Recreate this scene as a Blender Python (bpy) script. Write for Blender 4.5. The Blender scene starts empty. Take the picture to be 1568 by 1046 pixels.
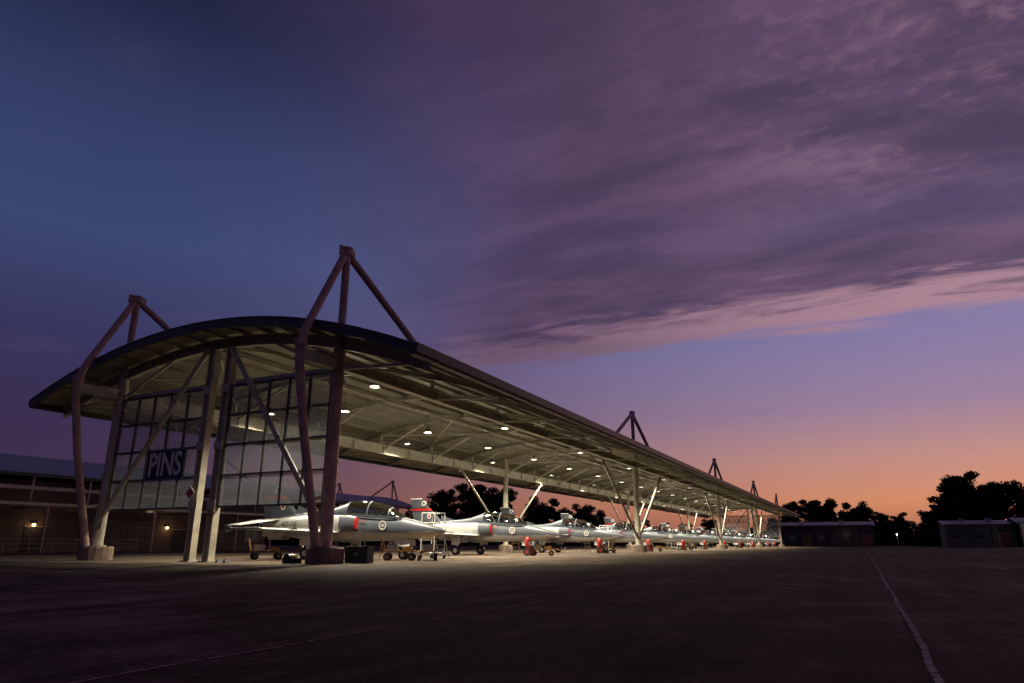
import bpy, math, random
from mathutils import Vector, Matrix
random.seed(7)
R=math.radians
scn=bpy.context.scene
def lin(c):
    return tuple(((v/255)/12.92 if v/255<=.04045 else ((v/255+.055)/1.055)**2.4) for v in c)
# ------------------------------------------------------------------ materials
def new_mat(name):
    m=bpy.data.materials.new(name); m.use_nodes=True
    return m,m.node_tree,m.node_tree.nodes['Principled BSDF']
def noise(nt,scale,detail=4,rough=.55,coord='Object',vec=None):
    n=nt.nodes.new('ShaderNodeTexNoise'); n.inputs['Scale'].default_value=scale
    n.inputs['Detail'].default_value=detail; n.inputs['Roughness'].default_value=rough
    if vec is None:
        tc=nt.nodes.new('ShaderNodeTexCoord'); vec=tc.outputs[coord]
    nt.links.new(vec,n.inputs['Vector']); return n
def ramp(nt,fac,stops):
    r=nt.nodes.new('ShaderNodeValToRGB'); el=r.color_ramp.elements
    while len(el)<len(stops): el.new(.5)
    for e,(p,c) in zip(el,stops):
        e.position=p; e.color=(*c,1)
    nt.links.new(fac,r.inputs['Fac']); return r
def math_n(nt,op,a,b=None,c=None,clamp=False):
    n=nt.nodes.new('ShaderNodeMath'); n.operation=op; n.use_clamp=clamp
    for i,v in enumerate((a,b,c)):
        if v is None: continue
        if isinstance(v,(int,float)): n.inputs[i].default_value=v
        else: nt.links.new(v,n.inputs[i])
    return n.outputs[0]
def mixc(nt,f,a,b):
    n=nt.nodes.new('ShaderNodeMix'); n.data_type='RGBA'
    if isinstance(f,(int,float)): n.inputs[0].default_value=f
    else: nt.links.new(f,n.inputs[0])
    for i,v in ((6,a),(7,b)):
        if isinstance(v,tuple): n.inputs[i].default_value=(*v[:3],1)
        else: nt.links.new(v,n.inputs[i])
    return n.outputs[2]
def smooth(nt,v,a,b):
    n=nt.nodes.new('ShaderNodeMapRange'); n.interpolation_type='SMOOTHSTEP'
    nt.links.new(v,n.inputs[0]); n.inputs[1].default_value=a; n.inputs[2].default_value=b
    return n.outputs[0]
def paint(name,col,rough=.5,metal=0,var=.25,scale=2.0,bump=.0,spec=.4):
    m,nt,b=new_mat(name)
    n=noise(nt,scale,6,.6)
    c2=tuple(v*(1-var) for v in col); c3=tuple(min(1,v*(1+var*.5)) for v in col)
    r=ramp(nt,n.outputs[0],[(.3,c2),(.7,c3)])
    nt.links.new(r.outputs[0],b.inputs['Base Color'])
    b.inputs['Roughness'].default_value=rough; b.inputs['Metallic'].default_value=metal
    b.inputs['Specular IOR Level'].default_value=spec
    if bump:
        bp=nt.nodes.new('ShaderNodeBump'); bp.inputs['Strength'].default_value=bump
        n2=noise(nt,scale*12,4)
        nt.links.new(n2.outputs[0],bp.inputs['Height']); nt.links.new(bp.outputs[0],b.inputs['Normal'])
    return m
def emis(name,col,s):
    m,nt,b=new_mat(name)
    b.inputs['Base Color'].default_value=(*col,1)
    b.inputs['Emission Color'].default_value=(*col,1); b.inputs['Emission Strength'].default_value=s
    return m
CREAM=paint('cream_steel_paint',(.41,.38,.30),.5,var=.3)
GALV=paint('galvanised_purlin',(.23,.215,.17),.55,var=.3)
MAST=paint('sky_tinted_mast_paint',(.40,.27,.235),.6,var=.4)  # steel paint with the pink sky light put into its brown colour
FASCIA=paint('dark_fascia_metal',(.045,.043,.05),.5,var=.3)
CONC=paint('pad_concrete',(.20,.15,.115),.9,var=.5,bump=.4)
DARK=paint('dark_rubber',(.02,.02,.022),.7)
BLACK=paint('black_panel',(.012,.012,.014),.5)
WHITE=paint('white_paint',(.6,.6,.58),.5,var=.12)
STEEL=paint('bare_steel',(.35,.35,.34),.35,.8)
RED=paint('red_paint',(.40,.02,.02),.45)
YEL=paint('yellow_paint',(.34,.20,.05),.6,var=.4)
GREEN=paint('dark_green_paint',(.03,.045,.03),.6)
BLUE=paint('blue_paint',(.02,.12,.42),.5)
LAMP=emis('lamp_lens',(1,.88,.62),40)
LAMPW=emis('wall_lamp_lens',(1,.62,.25),5)
LAMPC=emis('window_glow',(.75,.9,1),.25)
# corrugated roof sheet
ROOF,nt,b=new_mat('corrugated_roof_sheet')
tc=nt.nodes.new('ShaderNodeTexCoord'); w=nt.nodes.new('ShaderNodeTexWave'); w.bands_direction='X'
w.inputs['Scale'].default_value=1.6; nt.links.new(tc.outputs['Object'],w.inputs['Vector'])
n=noise(nt,.35,6,.6)
r=ramp(nt,n.outputs[0],[(.3,(.14,.13,.095)),(.7,(.23,.215,.155))])
nt.links.new(r.outputs[0],b.inputs['Base Color']); b.inputs['Roughness'].default_value=.6
bp=nt.nodes.new('ShaderNodeBump'); bp.inputs['Strength'].default_value=.7; bp.inputs['Distance'].default_value=.05
nt.links.new(w.outputs[0],bp.inputs['Height']); nt.links.new(bp.outputs[0],b.inputs['Normal'])
ROOFB=paint('blue_grey_roof',(.20,.21,.26),.45,var=.2)
# shade cloth
MESH,nt,b=new_mat('shade_cloth'); out=nt.nodes['Material Output']
b.inputs['Base Color'].default_value=(.33,.35,.40,1); b.inputs['Roughness'].default_value=.9
tr=nt.nodes.new('ShaderNodeBsdfTranslucent'); tr.inputs[0].default_value=(.07,.075,.085,1)
tp=nt.nodes.new('ShaderNodeBsdfTransparent')
m1=nt.nodes.new('ShaderNodeMixShader'); m1.inputs[0].default_value=.6
nt.links.new(b.outputs[0],m1.inputs[1]); nt.links.new(tr.outputs[0],m1.inputs[2])
m2=nt.nodes.new('ShaderNodeMixShader')
n=noise(nt,1.2,5); f=smooth(nt,n.outputs[0],.2,.8); f=math_n(nt,'MULTIPLY_ADD',f,.18,.50)
nt.links.new(f,m2.inputs[0]); nt.links.new(tp.outputs[0],m2.inputs[1]); nt.links.new(m1.outputs[0],m2.inputs[2])
nt.links.new(m2.outputs[0],out.inputs[0])
# canopy glass
GLASS,nt,b=new_mat('canopy_glass'); out=nt.nodes['Material Output']
gl=nt.nodes.new('ShaderNodeBsdfGlossy'); gl.inputs['Roughness'].default_value=.04
tp=nt.nodes.new('ShaderNodeBsdfTransparent'); tp.inputs[0].default_value=(.7,.75,.75,1)
fr=nt.nodes.new('ShaderNodeFresnel'); fr.inputs[0].default_value=1.6
mx=nt.nodes.new('ShaderNodeMixShader'); nt.links.new(fr.outputs[0],mx.inputs[0])
nt.links.new(tp.outputs[0],mx.inputs[1]); nt.links.new(gl.outputs[0],mx.inputs[2]); nt.links.new(mx.outputs[0],out.inputs[0])
# jet camouflage
JET,nt,b=new_mat('jet_two_tone_paint')
tc=nt.nodes.new('ShaderNodeTexCoord'); sp=nt.nodes.new('ShaderNodeSeparateXYZ'); nt.links.new(tc.outputs['Object'],sp.inputs[0])
X,Y,Z=sp.outputs
n=noise(nt,.7,2); nn=math_n(nt,'MULTIPLY_ADD',n.outputs[0],.9,-.45)
front=smooth(nt,math_n(nt,'ADD',X,nn),-6.1,-5.8)
bound=math_n(nt,'SUBTRACT',2.10,math_n(nt,'MULTIPLY',front,.78))
zz=math_n(nt,'ADD',Z,math_n(nt,'MULTIPLY',nn,.3))
msk=smooth(nt,math_n(nt,'SUBTRACT',zz,bound),-.02,.02)
n2=noise(nt,3.5,6,.65); dirt=math_n(nt,'MULTIPLY_ADD',n2.outputs[0],.5,.72)
c=mixc(nt,msk,(.42,.43,.42),(.085,.10,.125))
def pl(o,per,w_):
    v=math_n(nt,'FRACT',math_n(nt,'DIVIDE',math_n(nt,'ADD',o,100),per)); return math_n(nt,'LESS_THAN',v,w_/per)
pm=math_n(nt,'MAXIMUM',pl(X,.83,.014),pl(Z,.41,.012))
c=mixc(nt,math_n(nt,'MULTIPLY',pm,.5),c,(.06,.06,.06))
vm=nt.nodes.new('ShaderNodeVectorMath'); vm.operation='SCALE'; nt.links.new(c,vm.inputs[0]); nt.links.new(dirt,vm.inputs[3])
nt.links.new(vm.outputs[0],b.inputs['Base Color']); b.inputs['Roughness'].default_value=.42
JETG=paint('jet_dark_grey',(.07,.082,.10),.45)
JETL=paint('jet_light_grey',(.38,.39,.38),.45)
# concrete apron
APR,nt,b=new_mat('apron_concrete')
tc=nt.nodes.new('ShaderNodeTexCoord'); sp=nt.nodes.new('ShaderNodeSeparateXYZ'); nt.links.new(tc.outputs['Object'],sp.inputs[0])
def joint(o,off,per,wd):
    wob=noise(nt,1.5,3).outputs[0]
    o=math_n(nt,'ADD',o,math_n(nt,'MULTIPLY',wob,.03))
    v=math_n(nt,'FRACT',math_n(nt,'DIVIDE',math_n(nt,'SUBTRACT',o,off-per*50),per))
    v=math_n(nt,'ABSOLUTE',math_n(nt,'SUBTRACT',v,.5))
    return math_n(nt,'GREATER_THAN',v,.5-wd/per)
jx=joint(sp.outputs[0],.3,4.4,.016); jy=joint(sp.outputs[1],1.5,6.0,.014)
j=math_n(nt,'MAXIMUM',jx,jy)
n1=noise(nt,.09,6,.6); n2=noise(nt,.9,8,.65); n3=noise(nt,14,8,.7)
mp=nt.nodes.new('ShaderNodeMapping'); mp.inputs['Scale'].default_value=(2.2,.12,1); nt.links.new(tc.outputs['Object'],mp.inputs[0])
n4=noise(nt,1,6,.6,vec=mp.outputs[0])
s=math_n(nt,'ADD',math_n(nt,'MULTIPLY',n1.outputs[0],.6),math_n(nt,'MULTIPLY',n2.outputs[0],.5))
s=math_n(nt,'ADD',s,math_n(nt,'MULTIPLY',n3.outputs[0],.45)); s=math_n(nt,'ADD',s,math_n(nt,'MULTIPLY',n4.outputs[0],.35))
r=ramp(nt,math_n(nt,'MULTIPLY',s,.52),[(.42,(.020,.014,.010)),(.5,(.070,.050,.037)),(.57,(.19,.148,.115))])
fx=math_n(nt,'FLOOR',math_n(nt,'DIVIDE',math_n(nt,'SUBTRACT',sp.outputs[0],.3),4.4)); fy=math_n(nt,'FLOOR',math_n(nt,'DIVIDE',math_n(nt,'SUBTRACT',sp.outputs[1],1.5),6.0))
cb=nt.nodes.new('ShaderNodeCombineXYZ'); nt.links.new(fx,cb.inputs[0]); nt.links.new(fy,cb.inputs[1])
wn=nt.nodes.new('ShaderNodeTexWhiteNoise'); nt.links.new(cb.outputs[0],wn.inputs[0])
pv=math_n(nt,'MULTIPLY_ADD',wn.outputs[0],.35,.82)
vm=nt.nodes.new('ShaderNodeVectorMath'); vm.operation='SCALE'; nt.links.new(r.outputs[0],vm.inputs[0]); nt.links.new(pv,vm.inputs[3])
c=mixc(nt,math_n(nt,'MULTIPLY',j,.8),vm.outputs[0],(.012,.010,.009))
nt.links.new(c,b.inputs['Base Color']); b.inputs['Roughness'].default_value=.88; b.inputs['Specular IOR Level'].default_value=.10
bp=nt.nodes.new('ShaderNodeBump'); bp.inputs['Strength'].default_value=.5; bp.inputs['Distance'].default_value=.02
nt.links.new(s,bp.inputs['Height']); nt.links.new(bp.outputs[0],b.inputs['Normal'])
# worn line
def worn(name,lo,hi,col):
    LINE,nt,b=new_mat(name); out=nt.nodes['Material Output']
    b.inputs['Base Color'].default_value=(*col,1); b.inputs['Roughness'].default_value=.9; b.inputs['Specular IOR Level'].default_value=.1
    tp=nt.nodes.new('ShaderNodeBsdfTransparent'); mx=nt.nodes.new('ShaderNodeMixShader')
    n=noise(nt,9,8,.75); nt.links.new(smooth(nt,n.outputs[0],lo,hi),mx.inputs[0])
    nt.links.new(tp.outputs[0],mx.inputs[1]); nt.links.new(b.outputs[0],mx.inputs[2]); nt.links.new(mx.outputs[0],out.inputs[0]); return LINE
LINE=worn('worn_white_line',.30,.62,(.50,.44,.39)); LINE2=worn('joint_sealant',.34,.6,(.36,.28,.23))
GRASS=paint('dry_grass',(.05,.055,.03),.95,var=.5,scale=.3)
LEAF,nt,b=new_mat('eucalypt_leaves'); n=noise(nt,.6,3)
r=ramp(nt,n.outputs[0],[(.3,(.018,.026,.014)),(.7,(.055,.07,.035))]); nt.links.new(r.outputs[0],b.inputs['Base Color']); b.inputs['Roughness'].default_value=.7; b.inputs['Specular IOR Level'].default_value=.1
BARK=paint('bark',(.10,.08,.06),.9,var=.4)
BRICK,nt,b=new_mat('red_brick'); tc=nt.nodes.new('ShaderNodeTexCoord')
mp=nt.nodes.new('ShaderNodeMapping'); mp.inputs['Rotation'].default_value=(R(90),0,R(90)); nt.links.new(tc.outputs['Object'],mp.inputs[0])
bt=nt.nodes.new('ShaderNodeTexBrick'); bt.inputs['Scale'].default_value=4; bt.inputs['Color1'].default_value=(.24,.08,.055,1); bt.inputs['Color2'].default_value=(.16,.055,.04,1); bt.inputs['Mortar'].default_value=(.15,.11,.10,1)
nt.links.new(mp.outputs[0],bt.inputs[0]); nt.links.new(bt.outputs[0],b.inputs['Base Color']); b.inputs['Roughness'].default_value=.9
WALL=paint('dark_wall_cladding',(.07,.055,.06),.8,var=.3)
DGLASS=paint('dark_window_glass',(.03,.035,.045),.15)
# ------------------------------------------------------------------ mesh builder
class MB:
    def __init__(s): s.v=[];s.f=[];s.m=[];s.mats=[];s.sm=[]
    def mi(s,m):
        if m not in s.mats: s.mats.append(m)
        return s.mats.index(m)
    def add(s,vs,fs,m,smooth=False):
        o=len(s.v); k=s.mi(m); s.v+= [tuple(v) for v in vs]
        for f in fs: s.f.append([i+o for i in f]); s.m.append(k); s.sm.append(smooth)
    def box(s,c,d,m,rot=None):
        vs=[]
        for x in(-1,1):
            for y in(-1,1):
                for z in(-1,1):
                    v=Vector((x*d[0]/2,y*d[1]/2,z*d[2]/2))
                    if rot: v=rot@v
                    vs.append(Vector(c)+v)
        s.add(vs,[(0,1,3,2),(4,6,7,5),(0,4,5,1),(2,3,7,6),(0,2,6,4),(1,5,7,3)],m)
    def beam(s,p,q,w,h,m,ends=0):
        p=Vector(p);q=Vector(q);d=q-p;L=d.length; d.normalize()
        up=Vector((0,0,1))
        if abs(d.z)>.98: up=Vector((0,1,0))
        sd=d.cross(up).normalized(); u=sd.cross(d)
        rot=Matrix((d,sd,u)).transposed()
        s.box((p+q)/2,(L,w,h),m,rot)
    def ibeam(s,p,q,w,h,m,t=.04):
        p=Vector(p);q=Vector(q);d=(q-p).normalized(); up=Vector((0,0,1))
        if abs(d.z)>.98: up=Vector((0,1,0))
        sd=d.cross(up).normalized(); u=sd.cross(d)
        s.beam(p,q,t,h-2*t,m)
        o=u*(h/2-t/2); s.beam(p+o,q+o,w,t,m); s.beam(p-o,q-o,w,t,m)
    def tube(s,p,q,r,m,r2=None,n=12,cap=True):
        p=Vector(p);q=Vector(q);d=(q-p).normalized(); r2=r if r2 is None else r2
        a=d.orthogonal().normalized(); b2=d.cross(a)
        vs=[];
        for c,rr in((p,r),(q,r2)):
            for i in range(n):
                t=2*math.pi*i/n; vs.append(c+(a*math.cos(t)+b2*math.sin(t))*rr)
        fs=[(i,(i+1)%n,n+(i+1)%n,n+i) for i in range(n)]
        s.add(vs,fs,m,True)
        if cap: s.add(vs,[tuple(range(n))[::-1],tuple(range(n,2*n))],m)
    def path(s,pts,rs,m,n=12):
        pts=[Vector(p) for p in pts]; k=len(pts); vs=[]
        d0=(pts[-1]-pts[0]).normalized(); ref=d0.orthogonal().normalized()
        for i,p in enumerate(pts):
            d=((pts[min(i+1,k-1)]-p).normalized() if i<k-1 else Vector())+((p-pts[i-1]).normalized() if i else Vector())
            d.normalize(); a=(ref-d*ref.dot(d)).normalized(); b2=d.cross(a)
            r=rs[i] if isinstance(rs,(list,tuple)) else rs
            for j in range(n):
                t=2*math.pi*j/n; vs.append(p+(a*math.cos(t)+b2*math.sin(t))*r)
        fs=[(i*n+j,i*n+(j+1)%n,(i+1)*n+(j+1)%n,(i+1)*n+j) for i in range(k-1) for j in range(n)]
        s.add(vs,fs,m,True); s.add(vs,[tuple(range(n))[::-1],tuple(range((k-1)*n,k*n))],m)
    def loft(s,rings,m,closed=True,cap=True,smooth=True):
        n=len(rings[0]); vs=[v for r in rings for v in r]
        fs=[]
        for i in range(len(rings)-1):
            for j in range(n if closed else n-1):
                fs.append((i*n+j,i*n+(j+1)%n,(i+1)*n+(j+1)%n,(i+1)*n+j))
        s.add(vs,fs,m,smooth)
        if cap: s.add(vs,[tuple(range(n))[::-1],tuple(range(len(vs)-n,len(vs)))],m)
    def obj(s,name,parent=None,loc=None):
        me=s.mesh(name); o=bpy.data.objects.new(name,me); scn.collection.objects.link(o)
        if parent: o.parent=parent
        if loc: o.location=loc
        return o
    def mesh(s,name):
        me=bpy.data.meshes.new(name); me.from_pydata(s.v,[],s.f)
        for m in s.mats: me.materials.append(m)
        me.polygons.foreach_set('material_index',s.m); me.polygons.foreach_set('use_smooth',s.sm); me.update()
        return me
def empty(name,loc=(0,0,0),rz=0):
    e=bpy.data.objects.new(name,None); e.location=loc; e.rotation_euler=(0,0,rz); scn.collection.objects.link(e); return e
def link(name,me,parent,loc=(0,0,0)):
    o=bpy.data.objects.new(name,me); scn.collection.objects.link(o); o.parent=parent; o.location=loc; return o
def text_mesh(s,size,mat,off=0):
    cu=bpy.data.curves.new('txt','FONT'); cu.body=s; cu.size=size; cu.extrude=.004; cu.align_x='CENTER'; cu.align_y='CENTER'; cu.offset=off
    o=bpy.data.objects.new('txt',cu); scn.collection.objects.link(o); bpy.context.view_layer.update()
    me=bpy.data.meshes.new_from_object(o.evaluated_get(bpy.context.evaluated_depsgraph_get()))
    bpy.data.objects.remove(o); me.materials.clear(); me.materials.append(mat); return me
# ------------------------------------------------------------------ ground
g=MB(); g.add([(-4000,-4000,-.02),(4000,-4000,-.02),(4000,4000,-.02),(-4000,4000,-.02)],[(0,1,2,3)],GRASS); g.obj('ground')
g=MB(); g.add([(-140,-90,0),(170,-90,0),(170,212,0),(-140,212,0)],[(0,1,2,3)],APR); g.obj('concrete_apron')
def strip(name,x,wd,mat,z):
    g=MB(); rnd=random.Random(3)
    px=0
    for i in range(240):
        y=i*.75-2; nx=.6*px+rnd.uniform(-.02,.02)
        g.add([(x-wd+px,y,z),(x+wd+px,y,z),(x+wd+nx,y+.75,z),(x-wd+nx,y+.75,z)],[(0,1,2,3)],mat); px=nx
    g.obj(name)
strip('painted_apron_line',.3,.023,LINE,.008); strip('apron_joint_seal',-4.05,.022,LINE2,.006)
# ------------------------------------------------------------------ shelter
HW=11.9
def zr(x): return 10.3-2.5*(x/HW)**2
def shelter(xc,y0,nb,S=43.4,lights=True,sign=True):
    P=empty('aircraft_shelter',(xc,y0,0)); L=nb*S
    rf=MB(); nx=28; top=[];bot=[]
    ys=[-1.5+ (L+3)*i/max(1,nb*6) for i in range(nb*6+1)]
    for off,sgn in((0,1),(-.05,-1)):
        vs=[];
        for y in ys:
            for i in range(nx+1):
                x=-HW+2*HW*i/nx; vs.append((x,y,zr(x)+off))
        fs=[]
        for a in range(len(ys)-1):
            for i in range(nx):
                q=(a*(nx+1)+i,a*(nx+1)+i+1,(a+1)*(nx+1)+i+1,(a+1)*(nx+1)+i); fs.append(q if sgn>0 else q[::-1])
        rf.add(vs,fs,ROOF if sgn<0 else ROOFB,True)
    rf.obj('roof_sheet',P)
    fa=MB()
    for sx in(-1,1):
        fa.box((sx*(HW+.07),L/2,zr(HW)-.05),(.14,L+3.2,.34),FASCIA)
        fa.box((sx*(HW-.12),L/2,zr(HW)-.26),(.22,L+3.1,.12),FASCIA)
    for y in(-1.57,L+1.57):
        for i in range(nx):
            x=-HW+2*HW*i/nx; x2=x+2*HW/nx
            fa.beam((x-.01,y,zr(x)-.13),(x2+.01,y,zr(x2)-.13),.13,.40,FASCIA)
            fa.beam((x-.01,y,zr(x)+.085),(x2+.01,y,zr(x2)+.085),.2,.03,ROOFB)
    fa.obj('roof_fascia',P)
    pu=MB()
    k=17
    for i in range(k):
        x=-HW+.5+(2*HW-1)*i/(k-1)
        pu.box((x,L/2,zr(x)-.15),(.09,L+2.9,.17),GALV)
    pu.obj('purlins',P)
    ar=MB(); step=S/6
    for a in range(nb*6+1):
        y=a*step; big=(a%6==0); h=.5 if big else .30; w=.24 if big else .16
        m=20; yy=y+(.0)
        for i in range(m):
            x=-HW+.3+(2*HW-.6)*i/m; x2=x+(2*HW-.6)/m
            ar.ibeam((x,yy,zr(x)-.25-h/2),(x2+.02,yy,zr(x2)-.25-h/2),w,h,CREAM if big else GALV,.03)
        for sx in(-1,1):
            ar.beam((sx*7.2,yy,7.8),(sx*10.9,yy,zr(10.9)-.6),.11,.11,CREAM)
            ar.beam((sx*6.8,yy,7.8),(sx*3.1,yy,zr(3.1)-.62),.11,.11,CREAM)
            ar.beam((sx*7,yy,8.35),(sx*7,yy,zr(7)-.6),.16,.16,CREAM)
    for a in range(nb*6):
        if a%3==0:
            for sx in(-1,1):
                ar.tube((sx*7,a*step+.1,8.9),(sx*.6,(a+1)*step-.1,zr(.6)-.7),.045,CREAM,n=6)
                ar.tube((sx*.6,a*step+.1,zr(.6)-.7),(sx*7,(a+1)*step-.1,8.9),.045,CREAM,n=6)
    ar.obj('roof_arches',P)
    gi=MB()
    for sx in(-7,7):
        gh=.75 if sx<0 else .52; gz=7.85 if sx<0 else 8.05
        gi.ibeam((sx,-1.4,gz),(sx,L+1.4,gz),.34,gh,CREAM,.05)
        for a in range(int(L/3.6)+1):
            gi.box((sx,a*3.6+.3,gz),(.30,.03,gh-.11),CREAM)
    gi.box((0,L/2,zr(0)-.85),(.12,L,.12),CREAM)
    gi.obj('longitudinal_girders',P)
    co=MB(); ms=MB(); pads=MB(); br=MB()
    for f in range(nb+1):
        y=f*S; end=f in(0,nb); dr=-1 if f==0 else 1
        for sx in(-7,7):
            cm=MAST if (end and sx>0) else CREAM  # outer end columns: darker brown colour stands in for their unlit side
            co.tube((sx,y,.6),(sx,y,zr(7)-.1),.25,cm,n=18)
            co.tube((sx,y,.62),(sx,y,.68),.40,cm,n=18); co.tube((sx,y,7.15),(sx,y,7.3),.34,cm,n=18)
            co.tube((sx,y,3.9),(sx,y,4.0),.29,cm,n=18)
            ms.tube((sx,y,zr(7)-.1),(sx,y,13.15),.17,MAST)
            ms.tube((sx,y,12.95),(sx,y,13.32),.27,MAST); ms.box((sx,y,13.1),(.09,.95,.45),MAST)
            pads.loft([[(sx+r*math.cos(t*math.pi/8+.19),y+r*math.sin(t*math.pi/8+.19),z) for t in range(16)] for r,z in((.74,-.05),(.74,.55),(.69,.62),(.1,.63))],CONC,smooth=False)
            for d in(-1,1):
                if end and d==dr:
                    pts=[(sx,y+d*.1,13.05),(sx,y+d*2.05,9.15),(sx,y+d*2.32,8.35),(sx,y+d*2.28,7.5),(sx,y+d*1.75,5.0),(sx,y+d*1.1,2.6),(sx,y+d*.55,.64)]
                    ms.path(pts[:3],[.165,.165,.19],MAST); ms.path(pts[2:],[.19,.18,.17,.17,.17],MAST)
                    ms.tube((sx,y+d*2.31,8.2),(sx,y+d*2.31,8.5),.25,MAST)
                    co.box((sx,y+d*1.25,7.95),(.3,1.9,.46),CREAM)
                    ms.tube((sx,y+d*.95,2.4),(sx,y,2.6),.07,CREAM)
                else:
                    ms.tube((sx,y+d*.1,13.05),(sx,y+d*7.2,zr(7)+.05),.165,MAST)
                    if not end:
                        br.tube((sx,y+d*.2,1.3),(sx,y+d*9.5,7.55),.12,GALV,n=8)
                        br.box((sx,y+d*.42,1.52),(.04,.6,.5),CREAM); br.box((sx,y+d*9.3,7.4),(.04,.7,.4),CREAM)
    co.obj('columns',P); ms.obj('masts_and_bow_struts',P); pads.obj('concrete_pads',P); br.obj('vee_braces',P)
    gb=MB(); sc=MB()
    for y,dr in((0,-1),(L,1)):
        for x in(-.55,.6):
            gb.box((x-.17,y,5.0),(.045,.34,9.96),CREAM);gb.box((x+.17,y,5.0),(.045,.34,9.96),CREAM); gb.box((x,y,5.0),(.295,.05,9.96),CREAM)
            gb.box((x,y,.03),(.6,.6,.05),CREAM)
            for z in (2.4,5,7.6): gb.box((x,y+dr*.19,z),(.5,.03,.4),CREAM)
        for sx,x0,x1 in((-1,-6.68,-.8),(1,.85,6.68)):
            xi=-.75 if sx<0 else .8
            gb.tube((xi,y+dr*.28,9.5),(sx*6.95,y+dr*.28,1.5),.12,CREAM,n=10)
            gb.box((sx*6.8,y+dr*.26,1.7),(.6,.03,.6),CREAM)
            sc.add([(x0,y,2.3),(x1,y,2.3),(x1,y,7.7),(x0,y,7.7)],[(0,1,2,3)],MESH)
            for i in range(6):
                x=x0+(x1-x0)*i/5; gb.box((x,y+.05,5.0),(.07,.06,5.5),FASCIA)
                gb.box((x,y-.04,5.0),(.05,.04,5.4),FASCIA)
            for i in range(5):
                z=2.3+5.4*i/4; gb.box(((x0+x1)/2,y+.115,z),(x1-x0,.06,.09),FASCIA)
                gb.box(((x0+x1)/2,y-.085,z),(x1-x0,.04,.06),FASCIA)
            gb.box(((x0+x1)/2,y+.2,7.88),(x1-x0,.14,.2),CREAM)
    gb.obj('gable_frame',P); sc.obj('gable_screens',P)
    if lights:
        lf=MB(); pos=[]
        y=9.8
        while y<L-2: pos.append((-.8,y,1)); y+=9.04
        for k in range(int(nb*3)): pos.append((4.9,5.2+14.47*k,2)); pos.append((-5.4,8.5+14.47*k,0))
        for x,y,c in pos:
            z=8.45
            lf.tube((x,y,z+.1),(x,y,zr(x)-.3),.03,STEEL,n=6)
            lf.loft([[(x+r*math.cos(t*math.pi/7),y+r*math.sin(t*math.pi/7),zz) for t in range(14)] for r,zz in((.09,z+.28),(.14,z+.1),(.30,z-.1),(.30,z-.16))],STEEL,cap=False)
            lf.tube((x,y,z-.12),(x,y,z-.1),.18,LAMP,n=14)
            for kind,pw in ((('SPOT',3600),('POINT',190)) if c==1 else (('SPOT',8000 if c==2 else 3600),)):
                l=bpy.data.lights.new('high_bay_light',kind); l.energy=pw; l.color=(1,.87,.64); l.shadow_soft_size=.2
                if kind=='SPOT': l.spot_size=R(140 if c==2 else 148); l.spot_blend=.55 if c==2 else .45
                o=bpy.data.objects.new('high_bay_light',l); o.location=(x,y,z-.35); scn.collection.objects.link(o); o.parent=P
        lf.obj('light_fixtures',P)
    return P
SH=shelter(-25.9,21.8,4)
shelter(-93,75,1,lights=False)
# signs on the gable screen
sg=empty('shelter_name_sign',(-28.6,21.8-.19,4.27))
m=MB(); m.box((0,0,0),(2.6,.06,1.45),BLACK)
for z in(-.69,.69): m.box((0,-.035,z),(2.6,.02,.03),STEEL)
for x in(-1.27,1.27): m.box((x,-.035,0),(.03,.02,1.35),STEEL)
m.obj('board',sg)
o=link('lettering',text_mesh('PINS',1.5,WHITE,.03),sg,(0,-.05,-.03)); o.rotation_euler=(R(90),0,0); o.scale=(.75,1,1)
hz=empty('hazard_sign',(-26.45,21.4,2.9)); m=MB(); m.box((0,0,0),(.42,.02,.42),WHITE,Matrix.Rotation(R(45),3,'Y')); m.box((0,-.015,0),(.3,.02,.3),RED,Matrix.Rotation(R(45),3,'Y')); m.obj('plate',hz)
# ------------------------------------------------------------------ jet
def ring(s,w,zb,zt,n=24,e=2.3,yc=0):
    zc=(zb+zt)/2;h=(zt-zb)/2;o=[]
    for i in range(n):
        t=2*math.pi*i/n; c=math.cos(t);q=math.sin(t)
        o.append((-s,yc+w*math.copysign(abs(c)**(2/e),c),zc+h*math.copysign(abs(q)**(2/e),q)))
    return o
J=MB()
st=[(0.05,.02,1.30,1.34),(.25,.10,1.22,1.43),(.6,.19,1.13,1.54),(1.1,.29,1.04,1.68),(1.8,.38,.97,1.85),(2.5,.43,.93,2.0),(3.2,.47,.9,2.08),(4.2,.51,.88,2.14),(5.2,.56,.87,2.2),(6.2,.62,.87,2.26),(7.2,.64,.88,2.28),(8.2,.62,.92,2.26),(9.2,.55,1.02,2.2),(10.2,.46,1.17,2.12),(11.0,.37,1.32,2.04),(11.5,.32,1.4,1.98)]
J.loft([ring(*q) for q in st],JET)
J.tube((0,0,1.32),(.55,0,1.32),.018,STEEL,r2=.01,n=6)
J.loft([ring(11.45,.3,1.42,1.96),ring(11.8,.27,1.46,1.94),ring(11.75,.22,1.5,1.9),ring(11.3,.2,1.52,1.88)],STEEL,cap=True)
J.loft([ring(s,w,1.9,zt,e=2) for s,w,zt in((5.75,.42,2.82),(6.2,.38,2.70),(6.9,.3,2.5),(7.8,.24,2.4),(9.0,.18,2.32),(10.4,.1,2.2))],JET)
def arc(s,w,zb,zt,n=14,g=0):
    return [(-s,(w+g)*math.cos(math.pi*i/n),zb+(zt-zb+g)*math.sin(math.pi*i/n)) for i in range(n+1)]
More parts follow.
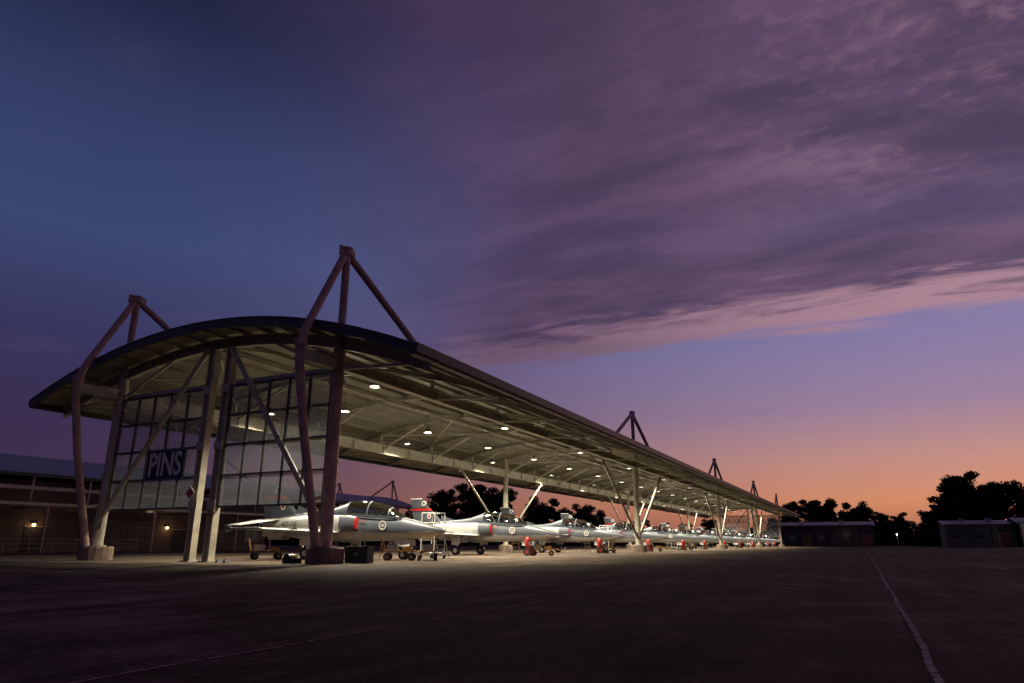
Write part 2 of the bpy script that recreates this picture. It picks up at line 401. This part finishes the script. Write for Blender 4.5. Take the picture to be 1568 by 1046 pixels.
cst=[(2.45,.3,1.93,1.98),(2.8,.38,1.97,2.22),(3.15,.42,2.0,2.47),(3.5,.44,2.02,2.62),(4.0,.455,2.05,2.74),(4.5,.46,2.08,2.83),(5.1,.455,2.1,2.88),(5.8,.43,2.15,2.84)]
J.loft([arc(*q) for q in cst],GLASS,closed=False,cap=False)
def interp(s):
    for a,b2 in zip(cst,cst[1:]):
        if a[0]<=s<=b2[0]:
            t=(s-a[0])/(b2[0]-a[0]); return [a[i]+(b2[i]-a[i])*t for i in range(4)]
for s in(3.12,4.4,5.72):
    q=interp(s); q2=interp(min(5.8,s+.08))
    J.loft([arc(*q,g=.015),arc(*q2,g=.015)],JETG,closed=False,cap=False)
for sy in(-1,1):
    for a,b2 in zip(cst,cst[1:]):
        J.beam((-a[0],sy*a[1],a[2]+.02),(-b2[0],sy*b2[1],b2[2]+.02),.05,.09,JETG)
for s,z in((3.95,0),(5.25,.12)):
    J.box((-s-.12,0,2.2+z),(.16,.42,.75),BLACK,Matrix.Rotation(R(-12),3,'Y')); J.box((-s-.1,0,2.55+z),(.2,.3,.16),RED)
    J.box((-s+.62,0,2.12+z),(.3,.6,.26),BLACK)
J.box((-4.2,0,2.1),(2.9,.72,.12),BLACK)
for sy in(-1,1):
    J.loft([ring(s,w,zb,zt,16,2.6,yc=sy*yc) for s,yc,w,zb,zt in((4.95,.62,.24,1.36,2.06),(5.4,.64,.27,1.3,2.12),(6.4,.62,.3,1.24,2.16),(7.6,.55,.28,1.2,2.12),(8.9,.42,.2,1.2,2.05))],JET)
    J.loft([ring(4.93,.2,1.41,2.01,16,2.6,yc=sy*.63),ring(4.9,.18,1.45,1.98,16,2.6,yc=sy*.63)],RED)
    def wing(pts,m,tk):
        rs=[]
        for (yy,le,te,z),t in zip(pts,tk):
            c=te-le; rs.append([(-le,sy*yy,z),(-(le+.15*c),sy*yy,z+t*.8),(-(le+.4*c),sy*yy,z+t),(-te,sy*yy,z+.01),(-te,sy*yy,z-.01),(-(le+.4*c),sy*yy,z-t*.6),(-(le+.15*c),sy*yy,z-t*.5)])
        J.loft(rs,m,smooth=False)
    wing([(.45,5.55,8.75,1.28),(1.3,6.0,8.7,1.31),(4.7,7.55,8.95,1.44)],JETL,[.17,.14,.06])
    wing([(.3,10.2,12.0,2.0),(2.2,11.2,12.15,1.68)],JETL,[.06,.03])
    J.tube((-7.2,sy*4.78,1.44),(-9.3,sy*4.78,1.44),.05,JETG,n=8); J.box((-8.3,sy*4.72,1.44),(1.3,.05,.1),JETG)
    J.tube((-7.2,sy*4.78,1.44),(-7.0,sy*4.78,1.44),.05,WHITE,r2=.01,n=8)
    for a in range(4):
        t=R(45+90*a); J.box((-9.15,sy*4.78+math.cos(t)*.12,1.44+math.sin(t)*.12),(.25,.012,.16),JETG,Matrix.Rotation(t-R(90),3,'X'))
    for yy,le in((2.2,6.7),(3.3,7.2)):
        J.box((-(le+.6),sy*yy,1.2),(1.3,.08,.24),JETL)
    J.box((-7.3,sy*3.0,1.46),(1.5,.015,.13),JETL)
    J.box((-10.6,sy*.28,1.12),(1.0,.03,.34),JETL,Matrix.Rotation(R(-25*sy),3,'X'))
    J.tube((-7.0,sy*1.75,1.25),(-7.05,sy*1.72,.3),.06,WHITE,n=10); J.tube((-6.5,sy*1.5,1.2),(-7.03,sy*1.72,.55),.035,WHITE,n=8)
    J.tube((-7.05,sy*1.62,.30),(-7.05,sy*1.84,.30),.30,DARK,n=20); J.tube((-7.05,sy*1.60,.30),(-7.05,sy*1.86,.30),.15,WHITE,n=14)
    J.box((-6.95,sy*1.95,.98),(.62,.03,.6),WHITE,Matrix.Rotation(R(8*sy),3,'X'))
    J.box((-6.9,sy*.95,1.0),(.7,.03,.42),WHITE,Matrix.Rotation(R(30*sy),3,'X'))
J.tube((-2.55,0,.98),(-2.45,0,.25),.05,WHITE,n=10); J.tube((-3.1,0,.95),(-2.5,0,.55),.03,WHITE,n=8)
J.tube((-2.45,-.1,.24),(-2.45,.1,.24),.24,DARK,n=18); J.tube((-2.45,-.115,.24),(-2.45,.115,.24),.11,WHITE,n=12)
for sy in(-1,1): J.box((-2.35,sy*.24,.78),(.85,.02,.3),WHITE,Matrix.Rotation(R(15*sy),3,'X'))
J.box((-2.42,0,.6),(.1,.14,.12),WHITE)
def finz(z):
    t=(z-2.1)/(3.98-2.1); le=9.1+(11.15-9.1)*t; te=11.75+(12.1-11.75)*t
    return le,te
def finseg(z0,z1,m):
    rs=[]
    for z in(z0,z1):
        le,te=finz(z); t=.075*(1-(z-2.1)/2.6)
        rs.append([(-le,0,z),(-(le+.3),t,z),(-(te-.6),t*.8,z),(-te,.008,z),(-te,-.008,z),(-(te-.6),-t*.8,z),(-(le+.3),-t,z)])
    J.loft(rs,m,smooth=False)
finseg(2.05,3.02,JETG); finseg(3.02,3.08,BLACK); finseg(3.08,3.24,RED); finseg(3.24,3.30,BLACK); finseg(3.30,3.92,JETG); finseg(3.92,3.98,WHITE)
J.loft([[( -s,yy,2.2),( -s,0,zz),( -s,-yy,2.2)] for s,zz,yy in((8.2,2.36,.12),(9.4,2.72,.05))],JETG,smooth=False)
for sy in(-1,1):
    def disc(s,z,y,r0,r1,m,n=28):
        vs=[];
        for r in(r0,r1):
            for i in range(n): vs.append((-s+r*math.cos(2*math.pi*i/n),sy*y,z+r*math.sin(2*math.pi*i/n)))
        fs=[(i,(i+1)%n,n+(i+1)%n,n+i) for i in range(n)]
        if r0<.01: fs=[tuple(range(n,2*n))]
        J.add(vs,fs,m)
    disc(3.4,1.62,.512,.15,.23,WHITE); disc(3.4,1.62,.512,0,.08,WHITE)
    disc(3.4,1.62,.506,.0,.235,JETG)
    disc(10.9,3.6,.075,.1,.18,WHITE)
    disc(10.4,2.68,.078,.0,.17,WHITE); disc(10.4,2.68,.082,.0,.1,RED)
JET_ME=J.mesh('jet_airframe')
TXT=text_mesh('A27-15',.32,BLACK,.003); TXT2=text_mesh('RESCUE',.13,RED)
for k in range(12):
    y=21.8+7.23+14.467*k
    e=empty('jet_trainer_aircraft',(-17.6+random.uniform(-.25,.25),y+random.uniform(-.2,.2),0),R(random.uniform(-1,1)))
    link('airframe',JET_ME,e)
    o=link('tail_number',TXT,e,(-9.5,-.56,1.75)); o.rotation_euler=(R(90),0,R(-4))
    o=link('rescue_marking',TXT2,e,(-4.6,-.55,1.85)); o.rotation_euler=(R(90),0,0)
# ------------------------------------------------------------------ ground equipment
def extinguisher(x,y,rz):
    e=empty('wheeled_fire_extinguisher',(x,y,0),rz); m=MB()
    m.path([(0,0,.32),(-.03,0,.38),(-.1,0,1.0),(-.12,0,1.1),(-.12,0,1.16)],[.1,.19,.19,.12,.05],RED)
    for s in(-1,1):
        m.tube((0,s*.24,.26),(0,s*.32,.26),.26,DARK,n=18); m.tube((0,s*.235,.26),(0,s*.325,.26),.13,RED,n=12)
        m.path([(.0,s*.22,.26),(-.25,s*.22,.9),(-.42,s*.2,1.15)],.02,RED,n=6); m.tube((.28,s*.15,.0),(.05,s*.2,.3),.02,RED,n=6)
    m.tube((-.42,-.2,1.15),(-.42,.2,1.15),.02,RED,n=6); m.tube((0,-.3,.26),(0,.3,.26),.02,STEEL,n=6)
    m.path([(-.12,0,1.16),(.1,.1,1.1),(.18,.12,.7),(.12,.1,.45)],.02,BLACK,n=6)
    m.box((.1,0,.75),(.03,.3,.2),WHITE); m.obj('extinguisher_body',e)
for k in range(1,12): extinguisher(-19.2+random.uniform(-.3,.3),21.8+7.23+14.467*k-2.3,random.uniform(-1,1))
def cart(x,y,rz):
    e=empty('equipment_trolley',(x,y,0),rz); m=MB()
    m.box((0,0,.42),(1.5,.75,.05),YEL); m.box((-.35,0,.58),(.5,.5,.26),STEEL); m.box((.35,0,.52),(.45,.5,.14),YEL)
    m.box((-.35,0,.725),(.4,.4,.03),BLACK)
    for a in(-1,1):
        for s in(-1,1):
            m.tube((a*.55,s*.34,.17),(a*.55,s*.42,.17),.17,DARK,n=16); m.tube((a*.55,s*.33,.17),(a*.55,s*.43,.17),.08,YEL,n=10); m.beam((a*.55,s*.3,.17),(a*.55,s*.3,.42),.05,.05,STEEL)
    m.path([(.75,0,.4),(1.25,0,.32),(1.5,0,.5)],.025,YEL,n=6); m.tube((1.5,-.2,.5),(1.5,.2,.5),.02,YEL,n=6)
    for s in(-1,1): m.path([(-.73,s*.3,.44),(-.85,s*.3,1.0)],.02,YEL,n=6)
    m.tube((-.85,-.3,1),(-.85,.3,1),.02,YEL,n=6); m.obj('trolley_body',e)
def ladder(x,y,rz):
    e=empty('boarding_ladder',(x,y,0),rz); m=MB()
    for s in(-1,1):
        m.tube((.7,s*.25,.05),(0,s*.25,2.1),.025,YEL,n=6); m.tube((-.35,s*.25,.05),(0,s*.25,2.1),.02,YEL,n=6); m.tube((0,s*.25,2.1),(-.1,s*.25,2.6),.02,STEEL,n=6)
    for i in range(7):
        t=(i+.7)/7.5; m.box((.7-.7*t,0,.05+2.05*t),(.12,.5,.03),STEEL)
    m.box((-.02,0,2.12),(.35,.55,.03),STEEL); m.obj('ladder_frame',e)
cart(-19.3,27.4,.5); cart(-18.2,28.0,2.2); cart(-18.6,42.2,.4); cart(-19.2,56.6,1.2); cart(-19,71.3,.3); cart(-18.8,85.6,2); cart(-26.5,26.3,.9)
for k in(0,1,2,3,4,5,7,8): ladder(-21.9,29.03+14.467*k+1.0,R(90))
def stand(x,y,rz):
    e=empty('maintenance_stand',(x,y,0),rz); m=MB()
    for a in(-.5,.5):
        for s in(-.4,.4):
            m.tube((a,s,.12),(a,s,2.3),.025,WHITE,n=6); m.tube((a,s-.03,.1),(a,s+.03,.1),.1,DARK,n=12)
    for z in(.3,1.3,1.8,2.3):
        for s in(-.4,.4): m.tube((-.5,s,z),(.5,s,z),.02,WHITE,n=6)
        for a in(-.5,.5): m.tube((a,-.4,z),(a,.4,z),.02,WHITE,n=6)
    m.box((0,0,1.32),(1.0,.8,.04),STEEL)
    for i in range(5): m.box((.58+.12*(4-i),0,.25+.22*i),(.16,.6,.03),STEEL)
    for s in(-.3,.3): m.tube((1.15,s,.08),(.5,s,1.32),.02,WHITE,n=6)
    m.obj('stand_frame',e)
stand(-20.2,31.6,R(90)); stand(-20.5,60.5,R(90)); stand(-21,89,R(80)); stand(-29.5,33,R(20))
m=MB(); e=empty('utility_bin',(-18.0,22.8,0),.2)
m.box((0,0,.3),(.95,.6,.56),GREEN); m.box((0,0,.62),(1.0,.65,.07),BLACK); m.box((0,-.32,.35),(.2,.03,.12),STEEL); m.obj('bin_body',e)
m=MB(); e=empty('cable_reel_box',(-19.8,21.0,0),.1)
m.box((0,0,.12),(.6,.4,.2),BLACK); m.tube((-.1,-.22,.22),(-.1,.22,.22),.16,BLACK,n=14); m.obj('reel_body',e)
m=MB(); e=empty('wheel_chocks',(-24.2,21.2,0))
for i in range(2):
    x=i*.45; m.add([(x,0,0),(x+.18,0,0),(x+.09,0,.13),(x,.35,0),(x+.18,.35,0),(x+.09,.35,.13)],[(0,1,2),(3,5,4),(0,2,5,3),(1,4,5,2),(0,3,4,1)],DARK)
m.obj('chock_blocks',e)
# ------------------------------------------------------------------ buildings
def plight(parent,loc,pw,col=(1,.65,.3),r=.12):
    l=bpy.data.lights.new('lamp_and_fill_light','POINT'); l.energy=pw; l.color=col; l.shadow_soft_size=r
    o=bpy.data.objects.new('lamp_and_fill_light',l); o.location=loc; scn.collection.objects.link(o); o.parent=parent
e=empty('brick_maintenance_building',(-63,-15,0)); m=MB(); LB=80
m.box((-13,LB/2,3.1),(20,LB,6.2),BRICK)
m.add([(0,-1,6.55),(0,LB+1,6.55),(-12,LB+1,9.3),(-12,-1,9.3),(-24,-1,6.55),(-24,LB+1,6.55)],[(0,1,2,3),(3,2,5,4)],ROOFB)
m.add([(-3,-.0,6.2),(-12,0,9.2),(-23,0,6.2),(-3,LB,6.2),(-12,LB,9.2),(-23,LB,6.2)],[(0,1,2),(3,5,4)],BRICK)
m.box((.05,LB/2,6.42),(.12,LB+2,.28),FASCIA); m.box((-.2,LB/2,5.35),(.16,LB,.3),CREAM)
m.box((.6,LB/2,3.95),(4.6,LB,.1),ROOFB); m.box((2.93,LB/2,3.86),(.08,LB,.22),CREAM)
for i in range(17):
    y=i*5+.3; m.box((2.6,y,1.9),(.14,.14,3.8),MAST); m.box((-.2,y,5.2),(.14,.14,2.4),MAST); m.beam((2.5,y,3.7),(-2.9,y,3.7),.1,.18,MAST)
for i in range(16):
    y=i*5+2.8
    if i%3==1:
        m.box((-2.97,y,1.1),(.08,1.9,2.2),WALL); m.box((-2.95,y,2.23),(.12,2.1,.08),CREAM)
    else:
        m.box((-2.97,y,1.75),(.06,2.2,1.2),DGLASS); m.box((-2.94,y,1.1),(.14,2.4,.08),MAST); m.box((-2.94,y,2.38),(.12,2.4,.06),MAST); m.box((-2.93,y,1.75),(.04,.05,1.2),MAST)
m.obj('walls_roof_and_awning',e)
m=MB()
for y in(52.5,66):
    m.tube((-2.9,y,2.35),(-2.75,y,2.35),.13,LAMPW,n=12); m.box((-2.8,y,2.52),(.35,.4,.06),FASCIA)
    plight(e,(-2.3,y,2.3),9)
m.obj('wall_lamps',e)
for y in(45,62): plight(e,(1.4,y,4.9),7,(1,.8,.5))  # added lamps without fixtures, placed to light the upper cream beam
for y in(48,60): plight(e,(1.9,y,3.5),4,(1,.8,.5))  # added lamps without fixtures, brightening the awning and its cream edge
e=empty('steel_pipe_fence',(-57,18,0)); m=MB()
for i in range(14): m.tube((0,i*1.8,0),(0,i*1.8,1.1),.03,MAST,n=6)
for z in(.4,.75,1.1): m.tube((0,0,z),(0,23.4,z),.02,MAST,n=6)
m.obj('rails_and_posts',e)
def low_building(name,x0,x1,y,dep,h,win=False):
    e=empty(name,(x0,y,0)); m=MB(); W=x1-x0
    m.box((W/2,dep/2,h*.42),(W,dep,h*.84),WALL)
    m.add([(-.6,-.8,h*.8),(W+.6,-.8,h*.8),(W+.6,dep/2,h),(-.6,dep/2,h),(-.6,dep+.8,h*.8),(W+.6,dep+.8,h*.8)],[(0,1,2,3),(3,2,5,4)],ROOFB)
    m.box((W/2,-.85,h*.79),(W+1.2,.1,.3),FASCIA)
    m.add([(0,0,h*.83),(0,dep/2,h-.02),(0,dep,h*.83),(W,0,h*.83),(W,dep/2,h-.02),(W,dep,h*.83)],[(0,1,2),(3,5,4)],WALL)
    n=int(W/3.4)
    for i in range(n):
        x=(i+.5)*W/n
        if i%4==2: m.box((x,-.03,1.5),(2.4,.08,3.0),BRICK); m.box((x,-.06,3.06),(2.6,.1,.1),MAST)
        else: m.box((x,-.03,2.3),(1.6,.06,1.2),LAMPC if win and i%3==0 else DGLASS); m.box((x,-.05,1.66),(1.8,.1,.07),MAST)
        m.tube((x+W/n/2-.1,-.1,0),(x+W/n/2-.1,-.1,h*.78),.05,WALL,n=6)
    m.box((W*.7,dep*.4,h+.1),(1.2,1.2,.7),STEEL); m.box((W*.3,dep*.4,h+.05),(.9,.9,.6),STEEL)
    m.obj('walls_roof_and_openings',e); return e
e=low_building('apron_workshop_building',-24,3,222,18,7.0)
plight(e,(20,-1.2,3.2),12)
e=low_building('flight_line_building',17,30,186,14,5.9)
e=low_building('lit_crew_building',30.5,64,183,16,6.3,True)
m=MB()
for x in(3,8,13): m.tube((x,-.5,4.2),(x,-.3,4.2),.18,LAMPW,n=10)
m.obj('wall_lamps',e); 
for x in(3,8,13,20): plight(e,(x,-2.5,4),260,(.8,.85,.8))
e=empty('apron_lamp_post',(8,205,0)); m=MB(); m.tube((0,0,0),(0,0,3.2),.06,STEEL,n=8); m.tube((0,0,3.1),(0,0,3.3),.16,FASCIA,n=8); m.tube((0,0,2.9),(0,0,3.1),.15,emis('post_lamp_lens',(1,.95,.8),12),n=8); m.obj('post_and_head',e); plight(e,(0,-.4,2.9),60,(1,.9,.7))
def car(x,y,rz,mat):
    e=empty('parked_utility_vehicle',(x,y,0),rz); m=MB()
    prof=[(-2.4,.45),(-2.4,1.05),(-.5,1.1),(-.3,1.1),(0,1.75),(1.0,1.75),(1.5,1.15),(2.35,1.0),(2.45,.5)]
    m.loft([[(a,s*(.9 if z<1.3 else .75),z) for a,z in prof] for s in(-1,1)],mat,smooth=False)
    for s in(-1,1):
        m.add([(.02,s*.88,1.18),(1.33,s*.88,1.18),(.98,s*.8,1.68),(.1,s*.8,1.68)],[(0,1,2,3)],DGLASS)
        for a in(-1.5,1.5): m.tube((a,s*.75,.36),(a,s*.95,.36),.36,DARK,n=16); m.tube((a,s*.94,.36),(a,s*.965,.36),.2,STEEL,n=12)
    m.add([(1.08,-.7,1.7),(1.08,.7,1.7),(1.5,.8,1.2),(1.5,-.8,1.2)],[(0,1,2,3)],DGLASS); m.obj('vehicle_body',e)
car(38,178,.1,BLUE); car(43.5,178.5,.1,BLUE); car(33,179,.2,WHITE)
# ------------------------------------------------------------------ trees
def leaves(m,clumps,rnd,per,s0,s1):
    vs=[];fs=[]
    for c,r in clumps:
        for k in range(per):
            d=Vector((rnd.gauss(0,1),rnd.gauss(0,1),rnd.gauss(0,1))).normalized()*r*rnd.random()**.5
            d.z*=.66; p=c+d
            a=Vector((rnd.gauss(0,1),rnd.gauss(0,1),rnd.gauss(0,1))).normalized(); b2=a.orthogonal().normalized()
            s=rnd.uniform(s0,s1); o=len(vs)
            vs+= [p-a*s,p+b2*s*.6,p+a*s,p-b2*s*.6]; fs.append((o,o+1,o+2,o+3))
    m.add(vs,fs,LEAF)
def tree_mesh(seed,H,spread):
    rnd=random.Random(seed); m=MB()
    base=Vector((0,0,-.1)); fork=Vector((rnd.uniform(-.5,.5),rnd.uniform(-.5,.5),H*.24))
    m.path([base,base.lerp(fork,.5)+Vector((.2,0,0)),fork],[H*.028,H*.022,H*.018],BARK,n=8)
    clumps=[]
    nl=8
    for i in range(nl):
        a=2*math.pi*i/nl+rnd.uniform(-.5,.5); q=rnd.uniform(.1,1.0); rr=spread*q
        tip=Vector((rr*math.cos(a),rr*math.sin(a),H*(.92-.38*q*q+rnd.uniform(-.07,.04))))
        mid=fork.lerp(tip,.5)+Vector((rnd.uniform(-.6,.6),rnd.uniform(-.6,.6),rnd.uniform(0,.8)))
        m.path([fork,mid,tip],[H*.012,H*.008,H*.003],BARK,n=6)
        for k in range(7):
            t=rnd.uniform(.35,1.05); c=fork.lerp(tip,t)+Vector((rnd.gauss(0,spread*.2),rnd.gauss(0,spread*.2),rnd.gauss(.1,H*.05)))
            m.tube(mid,c,.05,BARK,n=4,cap=False)
            clumps.append((c,rnd.uniform(.11,.21)*H*.62))
    leaves(m,clumps,rnd,190,.18,.42); return m.mesh('eucalyptus')
def shrub_mesh(seed):
    rnd=random.Random(seed); m=MB(); cl=[]
    for i in range(34):
        x=rnd.uniform(-9,9); y=rnd.uniform(-2.5,2.5); r=rnd.uniform(1.2,2.3); zt=rnd.uniform(.6,4.6)*(1-.3*abs(x)/9)
        m.tube((x*.8,y*.8,-.1),(x,y,zt),.08,BARK,n=5,cap=False); cl.append((Vector((x,y,zt)),r))
    leaves(m,cl,rnd,170,.2,.5); return m.mesh('understorey')
TM=[tree_mesh(1,15,5.5),tree_mesh(2,17,7.0),tree_mesh(3,13,6.5),tree_mesh(4,19,7.5),shrub_mesh(5),shrub_mesh(6)]
TH=[15,17,13,19,6,6]
def polar(rho,D):
    r=rho*D; return (.8969*r-.4423*D, .4423*r+.8969*D)
def tree(rho,D,k,h,parent=None):
    x,y=polar(rho,D); s=h/TH[k]
    if parent is None:
        e=empty('eucalyptus_tree',(x,y,0),random.uniform(0,6)); o=link('trunk_and_crown',TM[k],e); o.scale=(s*random.uniform(1.0,1.2),s*1.05,s)
    else:
        o=link('tree_clump',TM[k],parent,(x,y,0)); o.rotation_euler=(0,0,random.uniform(0,6) if k<4 else R(26+random.uniform(-20,20))); o.scale=(s*1.2,s*1.1,s)
for a in((.645,200,3,20.5),(.69,205,1,18.5),(.73,200,0,18),(.615,212,2,13),(.59,225,1,10.5),(.665,215,1,18),(.77,205,3,18),(.63,208,0,16)): tree(*a)
for a in((-.10,235,1,18.5),(-.06,232,3,20),(-.02,238,1,19.5),(-.125,245,2,15),(-.04,245,0,19),(.035,240,0,16),(.06,245,2,15),(.10,240,1,14),(.12,250,0,12)): tree(*a)
for a in((.395,270,1,16.5),(.425,275,3,17.5),(.445,270,0,17),(.48,275,2,15.5),(.497,270,0,16),(.525,280,1,13),(.55,275,2,12)): tree(*a)
tl=empty('distant_tree_line')
for i in range(62):
    rho=-.9+i*.031; tree(rho,330+random.uniform(-25,30),random.randrange(4),random.uniform(8,12),tl)
for i in range(58):
    rho=-.75+i*.030; tree(rho,300+random.uniform(-15,15),4+i%2,random.uniform(5.5,7.5),tl)
for rho in(.58,.62,.66,.70,.74,.78): tree(rho,212,4,5.5,tl)
# ------------------------------------------------------------------ world
W=bpy.data.worlds.new('World'); scn.world=W; W.use_nodes=True; nt=W.node_tree; bg=nt.nodes['Background']
tc=nt.nodes.new('ShaderNodeTexCoord'); sp=nt.nodes.new('ShaderNodeSeparateXYZ'); nt.links.new(tc.outputs['Generated'],sp.inputs[0])
X,Y,Z=sp.outputs
az=R(13); sx,sy=math.sin(az),math.cos(az)
M=lambda op,a,b=None,c=None,cl=False: math_n(nt,op,a,b,c,cl)
hor=M('SQRT',M('ADD',M('MULTIPLY',X,X),M('MULTIPLY',Y,Y)))
dt=M('DIVIDE',M('ADD',M('MULTIPLY',X,sx),M('MULTIPLY',Y,sy)),M('MAXIMUM',hor,.001))
t=M('POWER',M('DIVIDE',M('SUBTRACT',dt,.25),.75,cl=True),2.1)
zc=M('MAXIMUM',Z,0.0)
S_=lambda d: math.sin(R(d))
sun=ramp(nt,zc,[(0,lin((168,98,80))),(S_(3),lin((216,142,104))),(S_(6),lin((196,144,134))),(S_(10),lin((156,130,158))),(S_(15),lin((134,124,166))),(S_(24),lin((106,102,150))),(S_(36),lin((76,74,118))),(S_(50),lin((45,46,82))),(1,lin((22,24,48)))])
awy=ramp(nt,zc,[(0,lin((62,44,62))),(S_(4),lin((66,48,76))),(S_(9),lin((58,47,80))),(S_(15),lin((56,54,94))),(S_(22),lin((60,72,114))),(S_(30),lin((52,62,102))),(S_(38),lin((34,40,70))),(S_(48),lin((20,22,42))),(1,lin((12,13,28)))])
sky=mixc(nt,t,awy.outputs[0],sun.outputs[0])
zi=M('MAXIMUM',Z,.03); px=M('DIVIDE',X,zi); py=M('DIVIDE',Y,zi)
def wn(sxx,syy,scale,det,rough,off=0,dist=0):
    cb=nt.nodes.new('ShaderNodeCombineXYZ'); nt.links.new(M('MULTIPLY',px,sxx),cb.inputs[0]); nt.links.new(M('MULTIPLY',py,syy),cb.inputs[1]); cb.inputs[2].default_value=off
    n=nt.nodes.new('ShaderNodeTexNoise'); n.inputs['Scale'].default_value=scale; n.inputs['Detail'].default_value=det; n.inputs['Roughness'].default_value=rough; n.inputs['Distortion'].default_value=dist
    nt.links.new(cb.outputs[0],n.inputs[0]); return n.outputs[0]
nA=wn(.6,1.3,.9,5,.5,3.1,.3); nB=wn(.8,.8,.7,4,.5,9.2,.2); nC=wn(1.1,1.3,1.3,7,.55,4.7,.2); nD=wn(5,6,3.0,6,.6,5,.3)
nE=wn(.9,2.6,2.2,8,.6,2.2,.4)
m1=smooth(nt,M('ADD',py,M('ADD',M('MULTIPLY_ADD',nA,.5,-.25),M('MULTIPLY_ADD',nE,.9,-.45))),3.65,3.3)
m2=smooth(nt,M('ADD',M('ADD',px,M('MULTIPLY',py,.58)),M('MULTIPLY_ADD',nB,1.3,-.65)),-.75,.3)
dens=M('MULTIPLY',M('MULTIPLY',m1,m2),M('MULTIPLY_ADD',smooth(nt,nA,.25,.6),.15,.8),cl=True)
edge=smooth(nt,M('ADD',py,M('MULTIPLY_ADD',nE,1.3,-.65)),2.8,3.2)
mot=smooth(nt,M('ADD',M('MULTIPLY',nC,.55),M('MULTIPLY',nD,.45)),.46,.66)
rgt=smooth(nt,px,-1.7,.4)
upr=M('MULTIPLY',smooth(nt,px,-.5,.5),smooth(nt,py,2.5,1.6))
shade=smooth(nt,M('ADD',M('MULTIPLY',nC,.6),M('MULTIPLY',nE,.4)),.38,.64)
pk=M('ADD',M('MULTIPLY',M('MULTIPLY',edge,.95),M('MULTIPLY_ADD',rgt,.72,.22)),M('MULTIPLY',M('MULTIPLY',mot,upr),.45),cl=True)
cdark=mixc(nt,t,lin((66,50,80)),lin((78,62,88))); clite=mixc(nt,t,lin((74,56,88)),lin((110,84,112)))
cloudc=mixc(nt,pk,mixc(nt,shade,cdark,clite),lin((180,138,150)))
sky2=mixc(nt,dens,sky,cloudc)
wisp=M('MULTIPLY',smooth(nt,nC,.55,.8),M('MULTIPLY',M('SUBTRACT',1,dens,cl=True),.10))
sky3=mixc(nt,wisp,sky2,lin((120,92,124)))
nt.links.new(sky3,bg.inputs[0]); bg.inputs[1].default_value=1.0
l=bpy.data.lights.new('sun','SUN'); l.energy=.08; l.angle=R(20); l.color=(1,.55,.4)
o=bpy.data.objects.new('sun',l); scn.collection.objects.link(o)
dirv=-Vector((math.sin(R(25)),math.cos(R(25)),math.tan(R(5)))); o.rotation_euler=dirv.to_track_quat('-Z','Y').to_euler()
# ------------------------------------------------------------------ camera
c=bpy.data.cameras.new('camera'); c.lens=24; c.sensor_width=36; c.clip_end=9000; c.clip_start=.05
co=bpy.data.objects.new('camera',c); scn.collection.objects.link(co); co.location=(0,0,.75); co.rotation_euler=(R(106.5),0,R(26.25)); scn.camera=co
scn.view_settings.view_transform='Standard'; scn.view_settings.look='None'; scn.view_settings.exposure=0
